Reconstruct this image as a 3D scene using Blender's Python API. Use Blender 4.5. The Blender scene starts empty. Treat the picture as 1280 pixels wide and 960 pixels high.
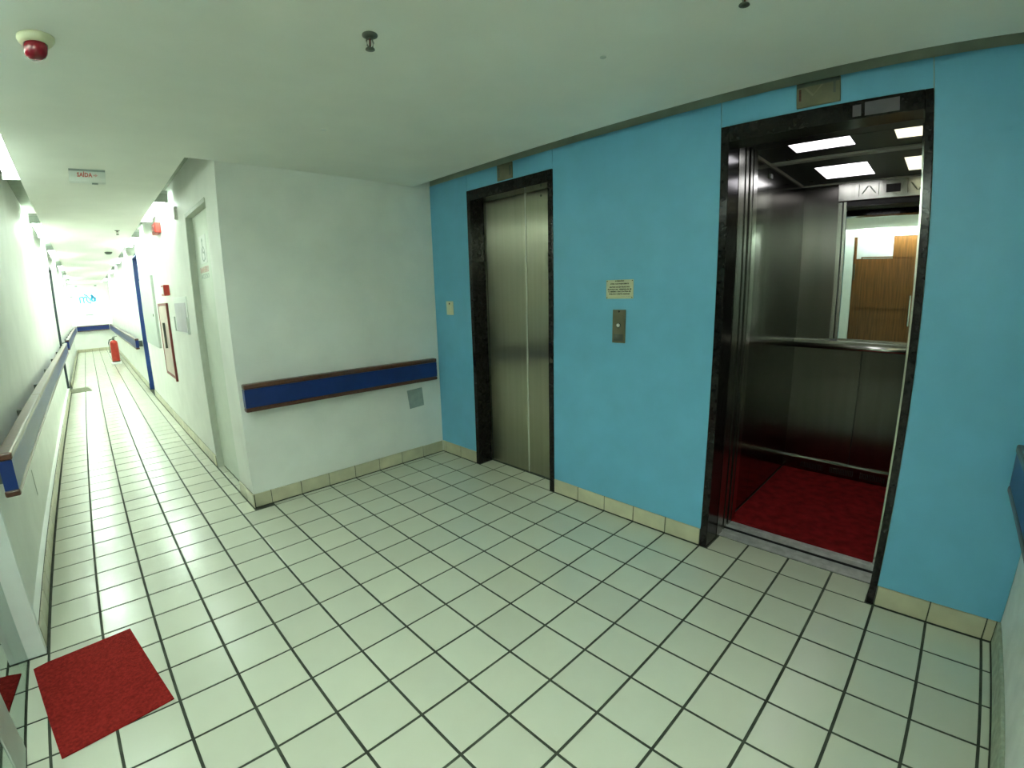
import bpy, bmesh, math, random
from mathutils import Vector, Matrix

random.seed(7)
S = bpy.context.scene
COL = S.collection
T = 0.215          # floor tile pitch
H = 2.291          # false ceiling

# ------------------------------------------------------------------ camera
cd = bpy.data.cameras.new('camera')
cam = bpy.data.objects.new('camera', cd)
COL.objects.link(cam)
R0 = (0.710089104855951, -0.7037545216215113, -0.022428474351813055)
R1 = (-0.15194831420880178, -0.12205744624892634, -0.9808229654849735)
R2 = (0.687521034568089, 0.6998796704512226, -0.19360597592496243)
m = Matrix.Identity(4)
for r in range(3):
    m[r][0] = R0[r]; m[r][1] = -R1[r]; m[r][2] = -R2[r]
m.translation = Vector((-2.37829, 0.35022, 1.41706))
cam.matrix_world = m
cd.type = 'PANO'                      # the wide phone lens: a mild fisheye polynomial
cd.panorama_type = 'FISHEYE_LENS_POLYNOMIAL'
cd.sensor_fit = 'HORIZONTAL'
cd.sensor_width = 36.0
cd.sensor_height = 27.0
cd.fisheye_fov = math.radians(180)
cd.fisheye_polynomial_k0 = 0.0
cd.fisheye_polynomial_k1 = -0.06299277551053278
cd.fisheye_polynomial_k2 = 0.0004353743690131851
cd.fisheye_polynomial_k3 = 2.9858971033953675e-05
cd.fisheye_polynomial_k4 = -8.048694334885568e-07
cd.clip_start = 0.02
S.camera = cam

# ------------------------------------------------------------------ world, exposure
w = bpy.data.worlds.new('world'); S.world = w
w.use_nodes = True
w.node_tree.nodes['Background'].inputs[0].default_value = (0.5, 0.55, 0.5, 1)
w.node_tree.nodes['Background'].inputs[1].default_value = 0.02
S.view_settings.view_transform = 'Standard'
S.view_settings.look = 'None'
S.view_settings.gamma = 1.0
S.view_settings.use_curve_mapping = False
S.view_settings.exposure = 1.93
TUBE_STRENGTH = 20.5      # lamps behind the camera; the others are scaled to balance lobby and corridor light
TUBE_COLOR = (0.82, 1.0, 0.90, 1)
PANEL_STRENGTH = 1.15
S.cycles.max_bounces = 10
S.cycles.diffuse_bounces = 6
S.cycles.glossy_bounces = 5
S.cycles.use_denoising = True
S.cycles.sample_clamp_indirect = 20.0

# ------------------------------------------------------------------ materials
MATS = {}
def _node(nt, t, **kw):
    n = nt.nodes.new(t)
    for k, v in kw.items():
        setattr(n, k, v)
    return n

def mat(name, col, rough=0.5, metal=0.0, noise=0.06, nscale=12.0, bump=0.0, bscale=60.0,
        stretch=None, spec=0.5, rand=0.0, coat=0.0, emis=None, estr=0.0, trans=0.0, dark=None, rnoise=0.0, aniso=0.0):
    if name in MATS:
        return MATS[name]
    M = bpy.data.materials.new(name); M.use_nodes = True
    nt = M.node_tree; P = nt.nodes['Principled BSDF']
    P.inputs['Roughness'].default_value = rough
    P.inputs['Metallic'].default_value = metal
    P.inputs['Specular IOR Level'].default_value = spec
    P.inputs['Coat Weight'].default_value = coat
    P.inputs['Coat Roughness'].default_value = 0.08
    P.inputs['Transmission Weight'].default_value = trans
    tc = _node(nt, 'ShaderNodeTexCoord')
    mp = _node(nt, 'ShaderNodeMapping')
    if stretch:
        mp.inputs['Scale'].default_value = stretch
    nt.links.new(tc.outputs['Object'], mp.inputs['Vector'])
    nz = _node(nt, 'ShaderNodeTexNoise'); nz.inputs['Scale'].default_value = nscale; nz.inputs['Detail'].default_value = 5
    nt.links.new(mp.outputs[0], nz.inputs['Vector'])
    rp = _node(nt, 'ShaderNodeValToRGB')
    d = dark if dark else tuple(c * (1 - noise * 2) for c in col)
    b = tuple(min(1, c * (1 + noise)) for c in col)
    rp.color_ramp.elements[0].position = 0.3; rp.color_ramp.elements[0].color = (*d, 1)
    rp.color_ramp.elements[1].position = 0.7; rp.color_ramp.elements[1].color = (*b, 1)
    nt.links.new(nz.outputs['Fac'], rp.inputs['Fac'])
    out = rp.outputs['Color']
    if rand:
        oi = _node(nt, 'ShaderNodeObjectInfo')
        hs = _node(nt, 'ShaderNodeHueSaturation')
        mr = _node(nt, 'ShaderNodeMapRange')
        mr.inputs['To Min'].default_value = 1 - rand; mr.inputs['To Max'].default_value = 1 + rand * 0.6
        nt.links.new(oi.outputs['Random'], mr.inputs['Value'])
        nt.links.new(mr.outputs[0], hs.inputs['Value'])
        nt.links.new(out, hs.inputs['Color']); out = hs.outputs['Color']
    nt.links.new(out, P.inputs['Base Color'])
    if rnoise:
        m2 = _node(nt, 'ShaderNodeMapRange')
        m2.inputs['To Min'].default_value = max(0.02, rough - rnoise); m2.inputs['To Max'].default_value = rough + rnoise
        nt.links.new(nz.outputs['Fac'], m2.inputs['Value']); nt.links.new(m2.outputs[0], P.inputs['Roughness'])
    if bump:
        bz = _node(nt, 'ShaderNodeTexNoise'); bz.inputs['Scale'].default_value = bscale; bz.inputs['Detail'].default_value = 3
        nt.links.new(mp.outputs[0], bz.inputs['Vector'])
        bp = _node(nt, 'ShaderNodeBump'); bp.inputs['Strength'].default_value = bump; bp.inputs['Distance'].default_value = 0.01
        nt.links.new(bz.outputs['Fac'], bp.inputs['Height']); nt.links.new(bp.outputs[0], P.inputs['Normal'])
    if aniso:
        P.inputs['Anisotropic'].default_value = aniso
        cv = _node(nt, 'ShaderNodeCombineXYZ'); cv.inputs[0].default_value = 0.7; cv.inputs[1].default_value = 0.7
        nt.links.new(cv.outputs[0], P.inputs['Tangent'])
    if emis:
        P.inputs['Emission Color'].default_value = (*emis, 1)
        P.inputs['Emission Strength'].default_value = estr
    MATS[name] = M
    return M

white_wall = mat('white_wall_paint', (0.83, 0.84, 0.79), 0.55, noise=0.03, nscale=4, bump=0.12, bscale=90)
rough_wall = mat('rough_white_plaster', (0.80, 0.82, 0.78), 0.7, noise=0.05, nscale=9, bump=0.35, bscale=70)
rough_skirt = mat('rough_painted_skirting', (0.42, 0.47, 0.36), 0.75, noise=0.12, nscale=30, bump=0.5, bscale=50)
ceil_paint = mat('ceiling_paint', (0.84, 0.85, 0.79), 0.75, noise=0.02, nscale=3, bump=0.05, bscale=60)
slab_paint = mat('upper_slab_paint', (0.34, 0.39, 0.31), 0.8, noise=0.05)
blue_lam = mat('blue_laminate', (0.155, 0.465, 0.68), 0.42, noise=0.03, nscale=6, bump=0.05, bscale=220)
grout = mat('dark_grout', (0.055, 0.066, 0.043), 0.85, noise=0.25, nscale=14, bump=0.3, bscale=120)
tile_m = mat('glazed_floor_tile', (0.62, 0.63, 0.51), 0.22, noise=0.012, nscale=3, bump=0.03, bscale=25, rand=0.05, rnoise=0.03)
skirt_m = mat('skirting_tile', (0.60, 0.57, 0.40), 0.32, noise=0.08, nscale=7, rand=0.10, bump=0.05, bscale=40)
steel = mat('brushed_steel', (0.42, 0.43, 0.38), 0.27, 1.0, noise=0.07, nscale=30, stretch=(1, 1, 0.02), bump=0.02, bscale=160)
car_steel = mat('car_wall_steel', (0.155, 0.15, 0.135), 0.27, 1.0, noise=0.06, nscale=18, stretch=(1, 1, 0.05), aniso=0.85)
door_steel = mat('lift_door_steel', (0.44, 0.43, 0.33), 0.30, 1.0, noise=0.04, nscale=26, stretch=(1, 1, 0.03), aniso=1.0)
bright_steel = mat('polished_steel', (0.62, 0.63, 0.58), 0.2, 1.0, noise=0.04)
alu = mat('sill_aluminium', (0.62, 0.62, 0.60), 0.45, 0.5, noise=0.12, nscale=20, bump=0.05)
granite = mat('black_granite', (0.014, 0.012, 0.011), 0.14, noise=0.5, nscale=45, dark=(0.004, 0.0035, 0.003), spec=0.30)
black_paint = mat('black_car_ceiling', (0.004, 0.0035, 0.0035), 0.35, noise=0.2, spec=0.22)
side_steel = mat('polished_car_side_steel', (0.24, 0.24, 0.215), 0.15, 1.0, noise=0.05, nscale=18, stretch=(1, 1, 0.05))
trim_cream = mat('pale_ceiling_edge_trim', (0.55, 0.54, 0.50), 0.5, noise=0.03)
light_seal = mat('pale_seal_strip', (0.62, 0.64, 0.56), 0.5, noise=0.03)
black_gap = mat('black_gap', (0.008, 0.008, 0.008), 0.7)
mirror_m = mat('mirror_silver', (0.80, 0.84, 0.80), 0.012, 1.0, noise=0.0)
red_carpet = mat('red_carpet', (0.33, 0.022, 0.018), 0.95, noise=0.18, nscale=90, bump=0.6, bscale=420, spec=0.1)
lift_carpet = mat('red_lift_carpet', (0.26, 0.012, 0.014), 0.95, noise=0.2, nscale=16, bump=0.5, bscale=380, spec=0.1)
rail_blue = mat('rail_blue_vinyl', (0.008, 0.030, 0.165), 0.34, noise=0.08, nscale=10, spec=0.4)
rail_wood = mat('rail_brown_wood', (0.105, 0.036, 0.019), 0.30, noise=0.28, nscale=18, stretch=(3, 3, 12), coat=0.3)
door_white = mat('pale_door_laminate', (0.68, 0.73, 0.64), 0.4, noise=0.02)
frame_grey = mat('grey_door_frame', (0.50, 0.53, 0.45), 0.45, noise=0.04)
door_blue = mat('blue_door_paint', (0.010, 0.042, 0.20), 0.35, noise=0.06)
door_dark = mat('dark_green_door', (0.03, 0.05, 0.055), 0.4, noise=0.1)
wood_door = mat('brown_wood_door', (0.18, 0.072, 0.018), 0.38, noise=0.22, nscale=9, stretch=(2, 6, 0.35))
cream_plastic = mat('cream_plastic', (0.72, 0.70, 0.48), 0.4, noise=0.03)
white_plastic = mat('white_plastic', (0.76, 0.79, 0.75), 0.35, noise=0.02)
grey_plastic = mat('grey_plastic', (0.34, 0.40, 0.37), 0.5, noise=0.08, nscale=20)
panel_grey = mat('grey_panel_enamel', (0.50, 0.55, 0.50), 0.45, noise=0.03)
paper_m = mat('paper', (0.62, 0.60, 0.64), 0.8, noise=0.05, nscale=6)
grey_paper = mat('grey_paper', (0.12, 0.105, 0.12), 0.6, noise=0.1)
plate_ivory = mat('ivory_notice_plate', (0.62, 0.62, 0.42), 0.4, noise=0.03)
olive_plate = mat('olive_steel_plate', (0.21, 0.20, 0.13), 0.42, 0.6, noise=0.12, nscale=10)
olive_light = mat('olive_light_mark', (0.26, 0.25, 0.17), 0.45, 0.5)
ink = mat('black_ink', (0.02, 0.022, 0.015), 0.7)
red_ink = mat('red_ink', (0.62, 0.12, 0.10), 0.6)
pink_ink = mat('faded_red_ink', (0.66, 0.42, 0.38), 0.6)
grey_ink = mat('grey_ink', (0.40, 0.46, 0.42), 0.6)
cyan_ink = mat('cyan_logo', (0.02, 0.42, 0.72), 0.5)
red_paint = mat('red_enamel', (0.52, 0.035, 0.02), 0.32, noise=0.1, coat=0.3)
dull_red = mat('dull_red_enamel', (0.26, 0.05, 0.04), 0.45, noise=0.1)
red_lens = mat('red_lens', (0.30, 0.01, 0.025), 0.16, noise=0.15, coat=0.4)
pink_glass = mat('pale_cabinet_door', (0.62, 0.48, 0.42), 0.3, noise=0.05)
dark_steel = mat('dark_bronze_metal', (0.13, 0.15, 0.12), 0.4, 0.6, noise=0.15)
brass_bulb = mat('amber_bulb', (0.10, 0.02, 0.01), 0.15)
doormat_m = mat('grey_green_doormat', (0.22, 0.23, 0.15), 0.95, noise=0.2, nscale=60, bump=0.4, bscale=300)
scuff_m = mat('grey_scuff', (0.33, 0.36, 0.30), 0.8)

def emit(name, col, strength):
    if name in MATS: return MATS[name]
    M = bpy.data.materials.new(name); M.use_nodes = True
    nt = M.node_tree; nt.nodes.clear()
    o = _node(nt, 'ShaderNodeOutputMaterial'); e = _node(nt, 'ShaderNodeEmission')
    e.inputs[0].default_value = col; e.inputs[1].default_value = strength
    nt.links.new(e.outputs[0], o.inputs[0]); MATS[name] = M
    return M
tube_m = emit('lit_fluorescent_tube', TUBE_COLOR, TUBE_STRENGTH)
tube_dim = emit('dimmed_fluorescent_tube', TUBE_COLOR, TUBE_STRENGTH * 0.32)  # turned down so the near corridor doesn't outshine the lobby
tube_mid = emit('halved_fluorescent_tube', TUBE_COLOR, TUBE_STRENGTH * 0.55)
tube_strong = emit('boosted_fluorescent_tube', TUBE_COLOR, TUBE_STRENGTH * 1.1)
panel_white = emit('lit_white_diffuser', (0.98, 0.95, 1.0, 1), PANEL_STRENGTH)
panel_yellow = emit('dim_yellow_diffuser', (0.86, 0.84, 0.58, 1), PANEL_STRENGTH * 0.42)

def glass_mat():
    M = bpy.data.materials.new('reflective_glass'); M.use_nodes = True
    nt = M.node_tree; nt.nodes.clear()
    o = _node(nt, 'ShaderNodeOutputMaterial'); mx = _node(nt, 'ShaderNodeMixShader')
    tr = _node(nt, 'ShaderNodeBsdfTransparent'); gl = _node(nt, 'ShaderNodeBsdfGlossy')
    fr = _node(nt, 'ShaderNodeFresnel'); ma = _node(nt, 'ShaderNodeMath', operation='MULTIPLY_ADD')
    tr.inputs[0].default_value = (0.62, 0.74, 0.68, 1)
    gl.inputs[0].default_value = (0.86, 0.97, 0.92, 1); gl.inputs['Roughness'].default_value = 0.01
    fr.inputs[0].default_value = 1.5
    ma.inputs[1].default_value = 1.0; ma.inputs[2].default_value = 0.28
    ma.use_clamp = True
    nt.links.new(fr.outputs[0], ma.inputs[0]); nt.links.new(ma.outputs[0], mx.inputs[0])
    nt.links.new(tr.outputs[0], mx.inputs[1]); nt.links.new(gl.outputs[0], mx.inputs[2]); nt.links.new(mx.outputs[0], o.inputs[0])
    return M
glass_m = glass_mat()

# ------------------------------------------------------------------ mesh helpers
def bx(bm, x0, x1, y0, y1, z0, z1, bev=0.0, seg=1):
    r = bmesh.ops.create_cube(bm, size=1.0)
    vs = r['verts']
    c = Vector(((x0 + x1) / 2, (y0 + y1) / 2, (z0 + z1) / 2))
    for v in vs:
        v.co = Vector((v.co.x * (x1 - x0), v.co.y * (y1 - y0), v.co.z * (z1 - z0))) + c
    if bev:
        es = list({e for v in vs for e in v.link_edges})
        bmesh.ops.bevel(bm, geom=es, offset=bev, segments=seg, affect='EDGES', profile=0.5)
    return bm

def B(*a, **k):
    return bx(bmesh.new(), *a, **k)

AX = {'X': Matrix(((0, 0, 1), (0, 1, 0), (-1, 0, 0))).to_4x4(),
      '-X': Matrix(((0, 0, -1), (0, 1, 0), (1, 0, 0))).to_4x4(),
      '-Y': Matrix(((1, 0, 0), (0, 0, -1), (0, 1, 0))).to_4x4(),
      'Y': Matrix(((1, 0, 0), (0, 0, 1), (0, -1, 0))).to_4x4(),
      'Z': Matrix.Identity(4), '-Z': Matrix(((1, 0, 0), (0, -1, 0), (0, 0, -1))).to_4x4()}

def lathe(bm, prof, at, axis='Z', n=24):
    """prof: (radius, height) pairs along the axis, closed at both ends."""
    M = Matrix.Translation(Vector(at)) @ AX[axis]
    rings = []
    for r, h in prof:
        rings.append([bm.verts.new(M @ Vector((r * math.cos(2 * math.pi * k / n), r * math.sin(2 * math.pi * k / n), h))) for k in range(n)])
    for a, b in zip(rings, rings[1:]):
        for k in range(n):
            bm.faces.new((a[k], a[(k + 1) % n], b[(k + 1) % n], b[k]))
    bm.faces.new(rings[0][::-1]); bm.faces.new(rings[-1])
    for f in bm.faces: f.smooth = True
    return bm

def L(*a, **k):
    return lathe(bmesh.new(), *a, **k)

def tube(bm, pts, r, n=8):
    pts = [Vector(p) for p in pts]; rings = []
    for i, p in enumerate(pts):
        d = (pts[min(i + 1, len(pts) - 1)] - pts[max(i - 1, 0)]).normalized()
        u = d.cross(Vector((0, 0, 1)))
        if u.length < 1e-3: u = d.cross(Vector((1, 0, 0)))
        u.normalize(); v = d.cross(u)
        rings.append([bm.verts.new(p + r * (math.cos(2 * math.pi * k / n) * u + math.sin(2 * math.pi * k / n) * v)) for k in range(n)])
    for a, b in zip(rings, rings[1:]):
        for k in range(n):
            bm.faces.new((a[k], a[(k + 1) % n], b[(k + 1) % n], b[k]))
    bm.faces.new(rings[0][::-1]); bm.faces.new(rings[-1])
    return bm

def prism(bm, poly, axis, a, b):
    """poly: 2-D outline in the plane across axis ('X': (y,z), 'Y': (x,z), 'Z': (x,y))."""
    def P(u, v, t):
        return {'X': (t, u, v), 'Y': (u, t, v), 'Z': (u, v, t)}[axis]
    A = [bm.verts.new(P(u, v, a)) for u, v in poly]; C = [bm.verts.new(P(u, v, b)) for u, v in poly]
    n = len(poly)
    for k in range(n):
        bm.faces.new((A[k], A[(k + 1) % n], C[(k + 1) % n], C[k]))
    bm.faces.new(A[::-1]); bm.faces.new(C)
    return bm

def abspos(o):
    p = Vector((0, 0, 0))
    while o is not None:
        p += o.location; o = o.parent
    return p

def mk(name, bm, material, parent=None, label=None, pos=None):
    """One mesh object from world-space geometry; origin at its parent's base, or at its own base."""
    bmesh.ops.recalc_face_normals(bm, faces=bm.faces)
    if parent is not None:
        off = abspos(parent) if pos is None else Vector(pos)
    elif pos is not None:
        off = Vector(pos)
    else:
        xs = [v.co for v in bm.verts]
        off = Vector(((min(v.x for v in xs) + max(v.x for v in xs)) / 2, (min(v.y for v in xs) + max(v.y for v in xs)) / 2, min(v.z for v in xs)))
    bmesh.ops.translate(bm, verts=bm.verts, vec=-off)
    me = bpy.data.meshes.new(name); bm.to_mesh(me); bm.free()
    me.materials.append(material)
    o = bpy.data.objects.new(name, me); COL.objects.link(o)
    if parent is not None:
        o.parent = parent; o.location = off - abspos(parent)
    else:
        o.location = off
    if label: o['label'] = label
    return o

def tag(o, label, cat, group=None, kind=None):
    o['label'] = label; o['category'] = cat
    if group: o['group'] = group
    if kind: o['kind'] = kind
    return o

def thing(name, loc, label, cat, group=None, kind=None):
    o = bpy.data.objects.new(name, None); COL.objects.link(o)
    o.location = loc; o.empty_display_size = 0.1
    return tag(o, label, cat, group, kind)

def struct(name, bm, material, label, cat, parent=None):
    o = mk(name, bm, material, parent)
    o['label'] = label; o['kind'] = 'structure'
    if parent is None: o['category'] = cat
    return o

FACE = {'-X': Matrix(((0, 0, -1), (-1, 0, 0), (0, 1, 0))).to_4x4(),
        '-Y': Matrix(((1, 0, 0), (0, 0, -1), (0, 1, 0))).to_4x4()}

def text(name, body, size, at, face, material, parent, align='CENTER', depth=0.0004, width=None, bold=0.0):
    cu = bpy.data.curves.new(name, 'FONT')
    cu.body = body; cu.size = size; cu.align_x = align; cu.align_y = 'CENTER'
    cu.extrude = depth; cu.offset = bold; cu.resolution_u = 2
    tmp = bpy.data.objects.new(name + '_tmp', cu); COL.objects.link(tmp)
    dg = bpy.context.evaluated_depsgraph_get(); dg.update()
    me = bpy.data.meshes.new_from_object(tmp.evaluated_get(dg))
    COL.objects.unlink(tmp); bpy.data.objects.remove(tmp); bpy.data.curves.remove(cu)
    if width:
        xs = [v.co.x for v in me.vertices]
        k = width / max(1e-6, max(xs) - min(xs))
        for v in me.vertices: v.co.x *= k
    me.transform(Matrix.Translation(Vector(at)) @ FACE[face])
    me.transform(Matrix.Translation(-abspos(parent)))
    me.materials.clear(); me.materials.append(material); me.name = name
    o = bpy.data.objects.new(name, me); COL.objects.link(o); o.parent = parent
    return o

# ------------------------------------------------------------------ setting: floor
XW = -1.622        # corridor right wall face
XS = -1.632        # its skirting face
XL = -2.840        # left wall face
XSL = -2.801       # left skirting face
YB = 3.712         # white back wall face
YBS = 3.700        # its skirting face
YF = -0.050        # front wall face
YFS = -0.037
YEND = 20.90
GX = -2.875        # glass plane

floor = struct('floor', B(-4.2, 0.20, -4.1, 21.2, -0.12, -0.003), grout, 'pale square tiled floor with dark grout joints', 'floor')

def tile_bm(x0, x1, y0, y1, bv=0.0022):
    bm = bmesh.new()
    a = [bm.verts.new((x, y, -0.003)) for x, y in ((x0, y0), (x1, y0), (x1, y1), (x0, y1))]
    c = [bm.verts.new((x, y, -0.001)) for x, y in ((x0, y0), (x1, y0), (x1, y1), (x0, y1))]
    d = [bm.verts.new((x, y, 0.0)) for x, y in ((x0 + bv, y0 + bv), (x1 - bv, y0 + bv), (x1 - bv, y1 - bv), (x0 + bv, y1 - bv))]
    for p, q in ((a, c), (c, d)):
        for k in range(4):
            bm.faces.new((p[k], p[(k + 1) % 4], q[(k + 1) % 4], q[k]))
    bm.faces.new(d)
    return bm

G = 0.0053        # half joint
full = tile_bm(-T / 2 + G, T / 2 - G, -T / 2 + G, T / 2 - G)
full_me = bpy.data.meshes.new('tile'); full.to_mesh(full_me); full.free(); full_me.materials.append(tile_m)
cells = []
def cell(x0, x1, y0, y1):
    if x1 - x0 > 0.02 and y1 - y0 > 0.02:
        cells.append((x0, x1, y0, y1))
rows = [-1] + list(range(0, 98)) + list(range(-18, -1))
for j in rows:
    y0, y1 = (YFS, 0.0) if j == -1 else (j * T, (j + 1) * T)
    if j < -1:
        for i in range(8, 14): cell(max(GX + 0.01, -(i + 1) * T), -i * T, y0, y1)
        continue
    for i in range(0, 14):
        x1, x0 = -i * T, -(i + 1) * T
        ya, yb = y0, min(y1, YEND)
        if y0 < YBS - 0.03:
            yb = min(y1, YBS)
            if x0 < XS and j == 17: yb = y1
        if yb <= ya: continue
        if i == 13:
            if y0 < 2.78: cell(GX, x1, ya, min(yb, 2.80))
            continue
        if y0 >= YBS - 0.06 and x1 > XS:      # corridor part
            if j == 17:
                if x0 >= XS: cell(x0, x1, ya, min(yb, YBS)); continue
                cell(x0, XS, ya, yb); continue
            if x0 < XS: cell(x0, XS, ya, yb)
            continue
        cell(x0, x1, ya, yb)
    if 11 <= j < 15: cell(0.0, 0.148, max(y0, 2.407), min(y1, 3.183))
    if 2 <= j < 6: cell(0.0, 0.186, max(y0, 0.462), min(y1, 1.248))
for k in range(4):                              # under the recessed toilet door
    cell(XS + 0.002, -1.572, 4.06 + k * 0.195, 4.06 + (k + 1) * 0.195)
cx, cy = cam.location.x, cam.location.y
def inview(c):
    dx, dy = (c[0] + c[1]) / 2 - cx, (c[2] + c[3]) / 2 - cy
    d = math.hypot(dx, dy)
    f = (dx * 0.70 + dy * 0.713) / max(d, 1e-6)
    return (f > 0.40 and d > 0.6) or (c[2] > 0.9 and d < 3.2 and f > 0.30)
cells.sort(key=lambda c: (not inview(c), math.hypot((c[0] + c[1]) / 2 - cx, (c[2] + c[3]) / 2 - cy) - min(0.0, (c[1] - c[0]) - 0.2) * 20))
for n, c in enumerate(cells[:300]):
    x0, x1, y0, y1 = c
    if abs(x1 - x0 - T) < 1e-4 and abs(y1 - y0 - T) < 1e-4:
        o = bpy.data.objects.new('tile', full_me)
        COL.objects.link(o); o.parent = floor
        o.location = Vector(((x0 + x1) / 2, (y0 + y1) / 2, random.uniform(-0.0004, 0.0002))) - floor.location
    else:
        mk('tile', tile_bm(x0 + G, x1 - G, y0 + G, y1 - G), tile_m, floor, pos=((x0 + x1) / 2, (y0 + y1) / 2, 0))
bm = bmesh.new()
for c in cells[300:]:
    t = tile_bm(c[0] + G, c[1] - G, c[2] + G, c[3] - G)
    me = bpy.data.meshes.new('t'); t.to_mesh(me); t.free(); bm.from_mesh(me); bpy.data.meshes.remove(me)
o = mk('distant_tile', bm, tile_m, floor); o['kind'] = 'stuff'

# ------------------------------------------------------------------ setting: walls
HU = 2.50
# lift wall: openings Y 2.365-3.225 and 0.43-1.29, z 0-2.195
bm = bmesh.new()
OP = [(2.365, 3.225), (0.43, 1.29)]
bx(bm, 0.012, 0.14, -0.2, 0.43, 0, HU); bx(bm, 0.012, 0.14, 1.29, 2.365, 0, HU); bx(bm, 0.012, 0.14, 3.225, 3.86, 0, HU)
bx(bm, 0.012, 0.14, 0.43, 1.29, 2.195, HU); bx(bm, 0.012, 0.14, 2.365, 3.225, 2.195, HU)
wall_right = struct('wall_right', bm, slab_paint, 'light blue panelled wall with two lift doorways', 'wall')
ZT = 2.315
for (y0, y1, z0) in ((YF, 0.43, 0.1), (0.43, 1.29, 2.196), (1.29, 2.365, 0.1), (2.365, 3.225, 2.196), (3.225, YB, 0.1)):
    mk('blue_panel', B(0.006, 0.0118, y0 + 0.0015, y1 - 0.0015, z0, ZT, 0.001), blue_lam, wall_right)

bm = bmesh.new(); bx(bm, XW, 0.012, YB, YB + 0.10, 0, HU)
wall_back = struct('wall_back', bm, white_wall, 'white painted end wall carrying the blue handrail', 'wall')
bm = bmesh.new()
bx(bm, XW, XW + 0.10, YB + 0.1, 4.05, 0, HU); bx(bm, XW, XW + 0.10, 4.84, 9.25, 0, HU); bx(bm, XW, XW + 0.1, 10.05, YEND, 0, HU)
bx(bm, XW, XW + 0.10, 4.05, 4.84, 2.13, HU); bx(bm, XW, XW + 0.1, 9.25, 10.05, 2.24, HU)
wall_corr = struct('wall_corridor', bm, white_wall, 'white corridor wall on the right with recessed toilet door', 'wall')
bm = bmesh.new()
bx(bm, XL - 0.12, XL, 2.8402, 10.86, 0, HU); bx(bm, XL - 0.12, XL, 11.72, YEND, 0, HU); bx(bm, XL - 0.12, XL, 10.86, 11.72, 2.2, HU)
wall_left = struct('wall_left', bm, white_wall, 'white corridor wall on the left with long handrail', 'wall')
struct('trim_3', B(-2.886, -2.802, 2.80, 2.8399, 0, HU, 0.002), white_plastic, 'white painted post ending the left corridor wall', 'trim')
bm = bmesh.new()
bx(bm, XL - 0.15, XL - 0.03, YF, 2.84, 2.24, HU); bx(bm, XL - 0.15, XL - 0.03, YF, 0.66, 0, 2.24); bx(bm, XL - 0.15, XL - 0.03, -4.0, YF, 0, HU)
bx(bm, XL - 0.15, -1.60, -4.1, -4.0, 0, HU)
wall_entry = struct('wall_entry', bm, white_wall, 'white wall above the wooden door beside the camera', 'wall')
bm = bmesh.new(); bx(bm, -1.70, 0.14, YF - 0.1, YF, 0, HU); bx(bm, -1.70, -1.60, -4.0, YF - 0.1, 0, HU)
wall_front = struct('wall_front', bm, rough_wall, 'rough white plaster wall at the right edge', 'wall')
bm = bmesh.new(); bx(bm, XL - 0.12, XW + 0.1, YEND, YEND + 0.1, 0, HU)
wall_far = struct('wall_far', bm, white_wall, 'bright white wall closing the far end of the corridor', 'wall')
bm = bmesh.new(); bx(bm, -4.2, -4.1, YF, 3.5, 0, HU); bx(bm, -4.1, XL - 0.12, 3.4, 3.5, 0, HU)
wall_room = struct('wall_inner', bm, white_wall, 'pale wall of the room behind the glass screen', 'wall')

# ceiling: false ceiling boards with open light troughs along the walls, and the slab above
bm = bmesh.new()
bx(bm, -2.67, -1.79, YF, YEND, H, H + 0.03); bx(bm, -2.67, -1.70, -4.0, YF, H, H + 0.03); bx(bm, -1.79, XW, YF, YBS, H, H + 0.03); bx(bm, XW, -0.16, YF, YB, H, H + 0.03)
ceiling = struct('ceiling', bm, ceil_paint, 'smooth off-white false ceiling with open troughs at the walls', 'ceiling')
struct('ceiling', B(-4.2, 0.14, -4.1, YEND + 0.1, HU, HU + 0.1), slab_paint, 'concrete slab above the false ceiling, seen in the trough over the lifts', 'ceiling')
bm = bmesh.new(); bx(bm, -0.175, -0.16, YF, YB, H + 0.03, H + 0.09); bx(bm, -2.67, -2.655, YF, YEND, H + 0.03, H + 0.09); bx(bm, -1.805, -1.79, YBS, YEND, H + 0.03, H + 0.09)
bx(bm, -1.79, XW, YBS - 0.015, YBS, H + 0.03, HU)
struct('trim_1', bm, ceil_paint, 'pale upstand edging the ceiling troughs', 'trim')

# skirting tiles
def skirting(name, axis, face, a, b, first, out, label, limit=40):
    """axis 'X': runs along X at y=face; 'Y': runs along Y at x=face; out = sign toward the wall"""
    d = 0.011 * out
    bk = B(min(a, b), max(a, b), min(face + d * 0.45, face + d), max(face + d * 0.45, face + d), 0, 0.098) if axis == 'X' else \
        B(min(face + d * 0.45, face + d), max(face + d * 0.45, face + d), min(a, b), max(a, b), 0, 0.098)
    base = struct(name, bk, grout, label, 'skirting')
    cuts = [a]; t = first
    while t < b - 0.02:
        if t > a + 0.02: cuts.append(t)
        t += T
    cuts.append(b)
    rest = bmesh.new(); n = 0
    for p, q in zip(cuts, cuts[1:]):
        lo, hi = min(face, face + d * 0.7), max(face, face + d * 0.7)
        z1 = 0.1 + random.uniform(-0.0015, 0.0015)
        args = (p + 0.0025, q - 0.0025, lo, hi, 0.004, z1) if axis == 'X' else (lo, hi, p + 0.0025, q - 0.0025, 0.004, z1)
        n += 1
        if n <= limit:
            mk('skirting_tile', B(*args, 0.0015), skirt_m, base)
        else:
            bx(rest, *args)
    if n > limit:
        o = mk('distant_skirting_tile', rest, skirt_m, base); o['kind'] = 'stuff'
    else:
        rest.free()
    return base

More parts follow.
